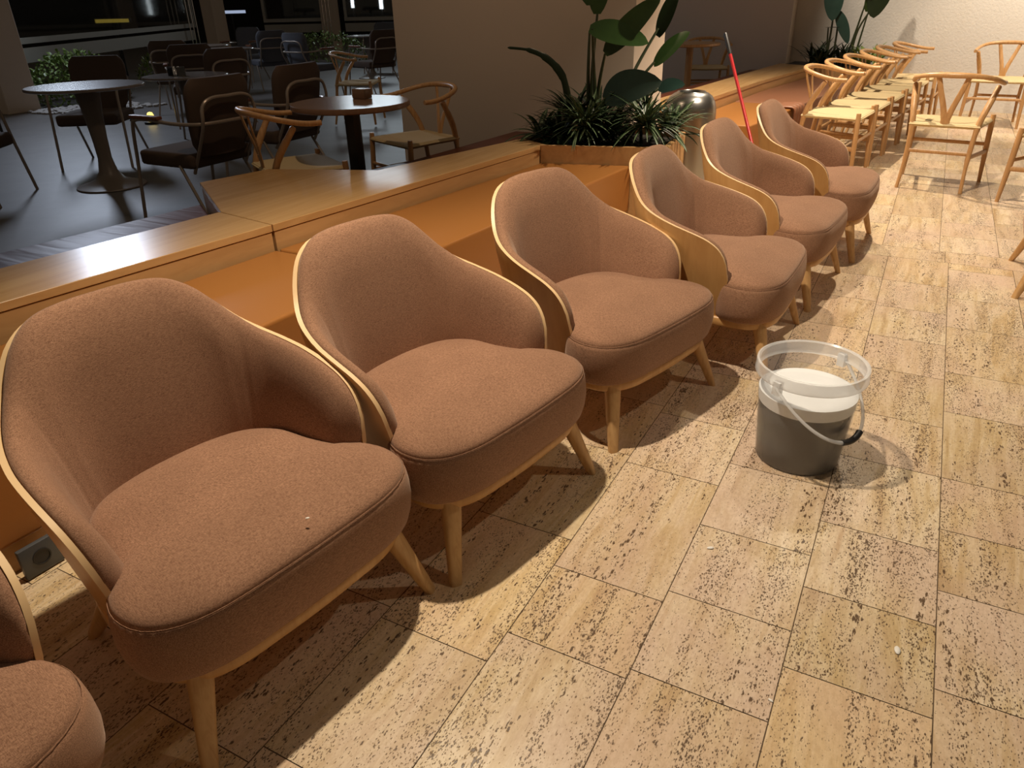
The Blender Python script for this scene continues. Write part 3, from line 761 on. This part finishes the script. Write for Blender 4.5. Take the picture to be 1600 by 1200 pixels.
bm = bmesh.new(); box(bm, -.05, .05, -.04, .04, 0, .06, .004); o = B2O('holder', bm, M['browntop']); o.location = (-3.28, 4.04, .796); tag(o, 'small brown box standing on the round brown table', 'box')
r = root('condiment_caddy', 'small caddy of jars on the second tulip table', 'caddy', (-6.75, 5.45, .727))
bm = bmesh.new(); box(bm, -.07, .07, -.05, .05, 0, .012); box(bm, -.07, -.062, -.05, .05, .012, .09); box(bm, .062, .07, -.05, .05, .012, .09); B2O('tray', bm, M['black'], r)
for q in (-.03, .03):
    bm = bmesh.new(); lathe(bm, [(.02, .012), (.02, .07), (.012, .08), (.012, .095), (0, .095)], 14, (q, 0)); B2O('jar', bm, M['chrome'], r)
# ------------------------------------------------------------------ terrace windows, posts and hedge
def seg_box(bm, a, b, z0, z1, th):
    a = Vector(a); b = Vector(b); d = (b-a).normalized(); nrm = Vector((-d.y, d.x))*th/2
    prism(bm, ccw([tuple(a+nrm), tuple(b+nrm), tuple(b-nrm), tuple(a-nrm)]), z0, z1)
WP = [((-13.35, 7.45), (-16.86, 14.386)), ((-17.4, 15.2), (-15.6, 18.5)), ((-15.3, 18.6), (-12.2, 19.3))]
WP = [((-12.9, 7.25), (-16.86, 14.386)), ((-17.6, 17.6), (-15.9, 18.35)), ((-15.3, 18.45), (-11.8, 19.3))]
for i, (a, b) in enumerate(WP):
    r = bpy.data.objects.new('window_%d' % (i+1), None); COL.objects.link(r); r['kind'] = 'structure'
    bm = bmesh.new(); seg_box(bm, a, b, .86, .95, .06); seg_box(bm, a, b, 3.4, 3.5, .06)
    for q in (a, b): bm2 = q; seg_box(bm, q, (q[0]+.07, q[1]+.03), .86, 3.5, .05)
    B2O('window_frame', bm, M['frame'], r, smooth=False)
    bm = bmesh.new(); seg_box(bm, a, b, .5+.08, .80, .04); B2O('kicker_panel', bm, M['frame'], r, smooth=False)
    bm = bmesh.new(); seg_box(bm, a, b, .951, 3.4, .012); B2O('pane', bm, M['glass'], r, smooth=False)
for k, (x, y, sx, sy) in enumerate(((-12.25, 6.85, .5, .5), (-17.15, 15.4, .42, .42), (-15.75, 18.35, .38, .38))):
    bm = bmesh.new(); box(bm, x-sx/2, x+sx/2, y-sy/2, y+sy/2, -.02, 3.6, .01, 1); struct('wall_post', bm, M['wallplain'])
bm = bmesh.new(); prism(bm, ccw([(-27, -4), (-27, 29), (-2, 29), (-2, 29.4), (-27.4, 29.4), (-27.4, -4)]), -.02, 9); struct('wall_night_backdrop', bm, mat('night_backdrop_black', (.012, .012, .014), .9))  # added black backdrop, keeps the world glow from showing behind the panes
# slender chromed stacking rails beside the posts
for (x, y) in ((-16.5, 14.0), (-15.6, 17.9)):
    r = root('chrome_pole_set', 'bright vertical chromed rails beside the %s window post' % ('nearer' if x < -16 else 'farther'), 'railing', (x, y, 0))
    for q in range(3):
        bm = bmesh.new(); tube(bm, [(q*.09, q*.03, 0), (q*.09, q*.03, 3.3)], .014, 8); B2O('rail', bm, M['chrome'], r)
def leaf(bm, base, d, L, wd, droop=.4, seg=8, fold=.15, sidev=None, tipw=1.0, uvl=None, shape=None):
    """a curved blade: base point, initial direction, length, half width"""
    d = Vector(d).normalized(); p = Vector(base); s = Vector(sidev).normalized() if sidev else d.cross(Vector((0, 0, 1)))
    if s.length < 1e-3: s = Vector((1, 0, 0))
    s.normalize(); rows = []; step = L/seg
    for i in range(seg+1):
        f = i/seg
        wq = shape(f) if shape else math.sin(math.pi*min(1, (f*.94+.04)))**.75
        if i == seg: wq = .02
        nrm = s.cross(d).normalized()
        rows.append([p+s*(-wd*wq)+nrm*(-fold*wd*wq*-1), p+nrm*0, p+s*(wd*wq)+nrm*(fold*wd*wq)])
        p = p+d*step
        d = (d+Vector((0, 0, -droop/seg))).normalized()
    V = [[bm.verts.new(q) for q in rr_] for rr_ in rows]
    for i, (a, b) in enumerate(zip(V, V[1:])):
        for k in range(2):
            f = bm.faces.new((a[k], a[k+1], b[k+1], b[k]))
            if uvl:
                for lp, (uu, vv) in zip(f.loops, ((k/2, i/seg), ((k+1)/2, i/seg), ((k+1)/2, (i+1)/seg), (k/2, (i+1)/seg))): lp[uvl].uv = (uu, vv)
def rosette(name, c, n, L, wd, m, label, rr=random, updr=(.2, 1.0), droop=1.2, parent=None, spread=.03, bias=None, group=None):
    bm = bmesh.new(); uvl = bm.loops.layers.uv.new('uv')
    for k in range(n):
        a = rr.uniform(0, 2*math.pi); uz = rr.uniform(*updr)
        d = Vector((math.cos(a), math.sin(a), uz*1.4))
        if bias: d += Vector(bias)*rr.random()
        b = Vector(c)+Vector((rr.uniform(-spread, spread), rr.uniform(-spread, spread), 0))
        leaf(bm, b, d, L*rr.uniform(.6, 1.1), wd*rr.uniform(.7, 1.15), droop*rr.uniform(.7, 1.3), 7, .25, uvl=uvl)
    o = B2O(name, bm, m, parent, ang=80)
    if label: tag(o, label, 'plant', group)
    return o
# hedge beyond the terrace
def hedge(name, c, R, n, label, rng):
    rr = random.Random(rng); bm = bmesh.new()
    for k in range(n):
        a = rr.uniform(0, 2*math.pi); ph = math.acos(rr.uniform(-.1, 1)); q = R[0]*rr.uniform(.75, 1.02)
        p = Vector((c[0]+R[0]*math.sin(ph)*math.cos(a)*rr.uniform(.8, 1.05), c[1]+R[1]*math.sin(ph)*math.sin(a)*rr.uniform(.8, 1.05), c[2]+R[2]*math.cos(ph)*rr.uniform(.8, 1.08)))
        d = Vector((rr.gauss(0, 1), rr.gauss(0, 1), rr.gauss(.4, 1)))
        leaf(bm, p, d, .085, .022, .3, 3, .2)
    o = B2O(name, bm, M['bushleaf'], ang=80); tag(o, label, 'hedge', None, None)
    return o
hedge('hedge_bush', (-12.5, 8.1, .05), (.75, .75, .68), 1600, 'lit green hedge bush behind the left armchairs, below the first window', 1)
hedge('hedge_bush', (-14.7, 11.9, .05), (.6, .9, .5), 700, 'small dim hedge bush below the right end of the first window', 2)
hedge('hedge_bush', (-13.6, 15.6, .05), (1.6, .5, .62), 1100, 'dark hedge between the window posts behind the grey chairs', 3)
bm = bmesh.new(); rr = random.Random(5)
for k in range(420):
    x = rr.uniform(-11.9, -10.6); y = 6.7+(x+12.9)*.1+rr.uniform(0, 1.3); s = rr.uniform(.02, .05)
    mtx = Matrix.Translation((x, y, s*.3-.02)) @ Matrix.Rotation(rr.random()*6, 4, 'Z') @ Matrix.Diagonal((s*1.3, s, s*.7, 1))
    bmesh.ops.create_icosphere(bm, subdivisions=1, radius=1, matrix=mtx)
o = B2O('pebble_bed', bm, M['pebble']); tag(o, 'bed of grey pebbles at the foot of the hedge', 'pebbles', None, 'stuff')
# warm garden lamp
r = root('garden_lamp', 'small glowing yellow ground lamp on the terrace behind the tulip table', 'lamp', (-9.05, 6.75, -.02))
me_ = mat('lamp_glow', (1, .7, .2), .5); me_.node_tree.nodes['Principled BSDF'].inputs['Emission Color'].default_value = (1, .72, .16, 1); me_.node_tree.nodes['Principled BSDF'].inputs['Emission Strength'].default_value = 1.0
bm = bmesh.new(); lathe(bm, [(.09, 0), (.09, .03), (.05, .04)], 20); B2O('base', bm, M['black'], r)
bm = bmesh.new(); lathe(bm, [(.045, .04), (.05, .09), (.03, .14), (0, .15)], 20); B2O('bulb', bm, me_, r)
# glowing bars behind the windows, standing in for reflections in the glass
for k, (x, y, z, w_, h_, c, lb) in enumerate(((-15.8, 11.4, 1.10, .7, .07, (1, .72, .12), 'dim yellow glowing bar imitating a reflection in the first window'),
                                      (-23.6, 22.0, 1.10, 1.1, .10, (.6, .72, 1), 'bluish white glowing bar imitating a reflection in the second window'),
                                      (-18.0, 22.2, 1.55, .10, .8, (.9, .95, 1), 'bright white vertical bar imitating a reflection, left in the third window'),
                                      (-16.8, 22.2, 1.45, .12, .7, (.9, .95, 1), 'bright white vertical bar imitating a reflection, right in the third window'))):
    mm = mat('reflection_bar_%d' % k, c, .5); bb = mm.node_tree.nodes['Principled BSDF']; bb.inputs['Emission Color'].default_value = (*c, 1); bb.inputs['Emission Strength'].default_value = (.06, .25, .9, .9)[k]
    r = root('reflection_bar', lb, 'light', (x, y, z)); r.rotation_euler = (0, 0, RAD(30))
    bm = bmesh.new(); box(bm, -w_/2, w_/2, -.02, .02, -h_/2, h_/2, .01, 2); B2O('lens', bm, mm, r)  # emission imitates light mirrored in the pane, no real lamp
    bm = bmesh.new(); box(bm, -w_/2-.02, w_/2+.02, .02, .10, -h_/2-.02, h_/2+.02, .01, 2); tube(bm, [(0, .08, -z), (0, .08, 0)], .04, 8); B2O('post', bm, M['black'], r)  # made-up backing and stand for the glowing bar
# ------------------------------------------------------------------ plants in the near planter
def big_leaf_plant(name, label, specs):
    r = root(name, label, 'plant')
    for (stem, base, direc, L, wd, droop, sidev, mt) in specs:
        bm = bmesh.new(); tube(bm, catmull([Vector(q) for q in stem], 6), [.016, .008], 8); st = B2O('stalk', bm, M['stalk'], r)
        bm = bmesh.new(); leaf(bm, base, direc, L, wd, droop, 14, .12, sidev=sidev, shape=lambda f: (math.sin(math.pi*min(1, f*.97+.03))**.55)*(1-.25*f)); B2O('leaf', bm, M[mt], r, ang=80)
    return r
S0 = Vector((-2.03, 4.98, .47))
def stem(to, k=.0): return [tuple(S0+Vector((k, 0, 0))), tuple((S0+Vector(to))/2+Vector((k*.5-.01, 0, .05))), to]
big_leaf_plant('bird_of_paradise', 'tall bird of paradise plant with broad glossy leaves rising from the near planter', [
    (stem((-1.93, 4.88, 1.02)), (-1.93, 4.88, 1.02), (.62, -.10, .62), .50, .085, .2, (.7, -.2, -.7), 'bigleaf'),
    (stem((-1.99, 4.80, 1.17), .03), (-2.01, 4.80, 1.17), (1, .05, -.10), .40, .10, .25, (.05, -.75, -.8), 'bigleaf'),
    (stem((-1.90, 4.84, .76), .05), (-1.90, 4.82, .74), (.80, -.05, .60), .42, .12, .75, (.5, -.25, -.8), 'blueleaf'),
    (stem((-2.0, 4.9, 1.25), -.03), (-2.0, 4.9, 1.25), (.1, 0, 1), .45, .10, .3, (1, -.2, 0), 'bigleaf'),
    (stem((-2.05, 4.9, 1.15), -.04), (-2.05, 4.9, 1.30), (-.2, .1, 1), .4, .09, .4, (1, .2, 0), 'bigleaf'),
    (stem((-1.70, 5.20, .95), .1), (-1.72, 5.25, .93), (.5, .1, .55), .30, .07, .3, (.4, -.5, -.8), 'bigleaf'),
    (stem((-1.72, 5.3, 1.15), .1), (-1.72, 5.3, 1.10), (.35, 0, .9), .33, .07, .2, (.8, -.4, -.4), 'bigleaf'),
    (stem((-1.66, 5.2, .78), .1), (-1.66, 5.2, .78), (.55, -.1, .25), .2, .06, .5, (.3, -.6, -.7), 'blueleaf'),
])
r = root('strap_leaf_plant', 'dark arching strap leaf curving left over the planter', 'plant')
bm = bmesh.new(); tube(bm, catmull([(-2.19, 4.90, .60), (-2.215, 4.90, .80), (-2.26, 4.90, .90), (-2.36, 4.90, .985), (-2.49, 4.90, 1.035), (-2.66, 4.90, 1.05)], 6), [.012, .024, .028, .024, .017, .009, .003], 10, .2, updir=(0, 1, 0)); B2O('leaf', bm, M['darkleaf'], r)
bm = bmesh.new(); tube(bm, [(-2.17, 4.92, .45), (-2.19, 4.90, .60)], .010, 8); B2O('stalk', bm, M['stalk'], r)
rr = random.Random(11)
sp_ = [((-1.98, 4.68, .60), 110, .30, .009, 'spider', 'variegated spider plant spilling over the middle of the planter front'),
       ((-1.60, 4.80, .60), 130, .32, .009, 'spider', 'variegated spider plant spilling over the right corner of the planter'),
       ((-1.70, 5.05, .56), 110, .36, .010, 'darkleaf', 'spiky fine-leaved plant behind the right-hand spider plant'),
       ((-1.50, 5.02, .54), 50, .30, .018, 'spider', 'broad-leaved pale striped plant beside the steel bin'),
       ((-2.33, 4.74, .51), 40, .25, .020, 'spider', 'striped broad-leaved plant at the left corner of the planter'),
       ((-2.20, 4.98, .58), 150, .34, .011, 'darkleaf', 'bushy dark fine-leaved plant at the back left of the planter'),
       ((-2.00, 4.92, .56), 150, .36, .012, 'darkleaf', 'dense dark tuft at the foot of the tall leaf stalks'),
       ((-1.84, 4.76, .52), 90, .28, .012, 'darkleaf', 'dark grassy tuft low in the planter between the spider plants'),
       ((-2.16, 4.72, .52), 90, .28, .012, 'darkleaf', 'dark grassy tuft left of the middle spider plant')]
for c, n, L, wd, mm, lb in sp_:
    rosette('spider_plant' if 'spider' in lb else 'leafy_plant', c, n, L, wd, M[mm], lb, rr, (-.1, 1.3), 1.0)
# ------------------------------------------------------------------ plants by the far wall
big_leaf_plant('bird_of_paradise', 'tall large-leaved plant in the far planter against the white wall', [
    ([(-1.30, 10.9, .48), (-1.29, 10.9, .9), (-1.30, 10.9, 1.25)], (-1.33, 10.85, 1.45), (.1, -.1, -1), .45, .13, 0, (1, 0, 0), 'blueleaf'),
    ([(-1.22, 10.9, .48), (-1.22, 10.9, .9), (-1.25, 10.9, 1.20)], (-1.25, 10.85, 1.12), (.45, -.1, -.75), .42, .075, .3, (.8, .1, .4), 'blueleaf'),
    ([(-1.30, 10.9, .48), (-1.31, 10.9, .7), (-1.33, 10.9, .93)], (-1.36, 10.85, .93), (1, 0, .02), .28, .03, .1, (0, -1, .2), 'darkleaf'),
    ([(-1.08, 10.9, .48), (-1.0, 10.9, .9), (-.93, 10.9, 1.3)], (-.78, 10.85, 1.45), (-.1, 0, -1), .42, .15, 0, (1, 0, .2), 'darkleaf'),
    ([(-1.02, 10.9, .48), (-.98, 10.9, .9), (-.80, 10.9, 1.25)], (-1.02, 10.85, 1.50), (.3, 0, -.6), .3, .1, 0, (1, 0, .2), 'darkleaf'),
    ([(-.98, 10.9, .48), (-.94, 10.9, .8), (-.90, 10.9, 1.1)], (-.90, 10.9, 1.1), (.3, 0, 1), .5, .12, .2, (1, 0, 0), 'bigleaf'),
])
for c, n, L, wd, mm, lb in (((-1.38, 10.95, .50), 90, .36, .016, 'darkleaf', 'black-looking bushy tuft at the left of the far planter'),
                            ((-1.10, 10.95, .50), 80, .34, .014, 'darkleaf', 'dark bushy tuft in the middle of the far planter'),
                            ((-.80, 10.85, .50), 70, .34, .016, 'bushleaf', 'greener leafy tuft at the right of the far planter')):
    rosette('leafy_plant', c, n, L, wd, M[mm], lb, rr, (.5, 1.6), .9, spread=.12)
# ------------------------------------------------------------------ small debris
for (x, y, z, s, lb) in ((-.965, .862, .4145, .0045, 'tiny white crumb on the seat of the nearest full armchair'), (-.289, 1.639, 0, .010, 'small white shell-like scrap on the floor below the bucket'), (-.045, 1.207, 0, .006, 'tiny white round speck on the floor near the bottom edge'), (.187, 1.478, 0, .013, 'pale leaf-shaped scrap on the floor right of the middle')):
    bm = bmesh.new(); bmesh.ops.create_icosphere(bm, subdivisions=2, radius=1, matrix=Matrix.Translation((x, y, z+s*.22)) @ Matrix.Rotation(x*9, 4, 'Z') @ Matrix.Diagonal((s, s*.55, s*.25, 1)))
    tag(B2O('floor_scrap' if z == 0 else 'crumb', bm, M['crumb']), lb, 'debris')
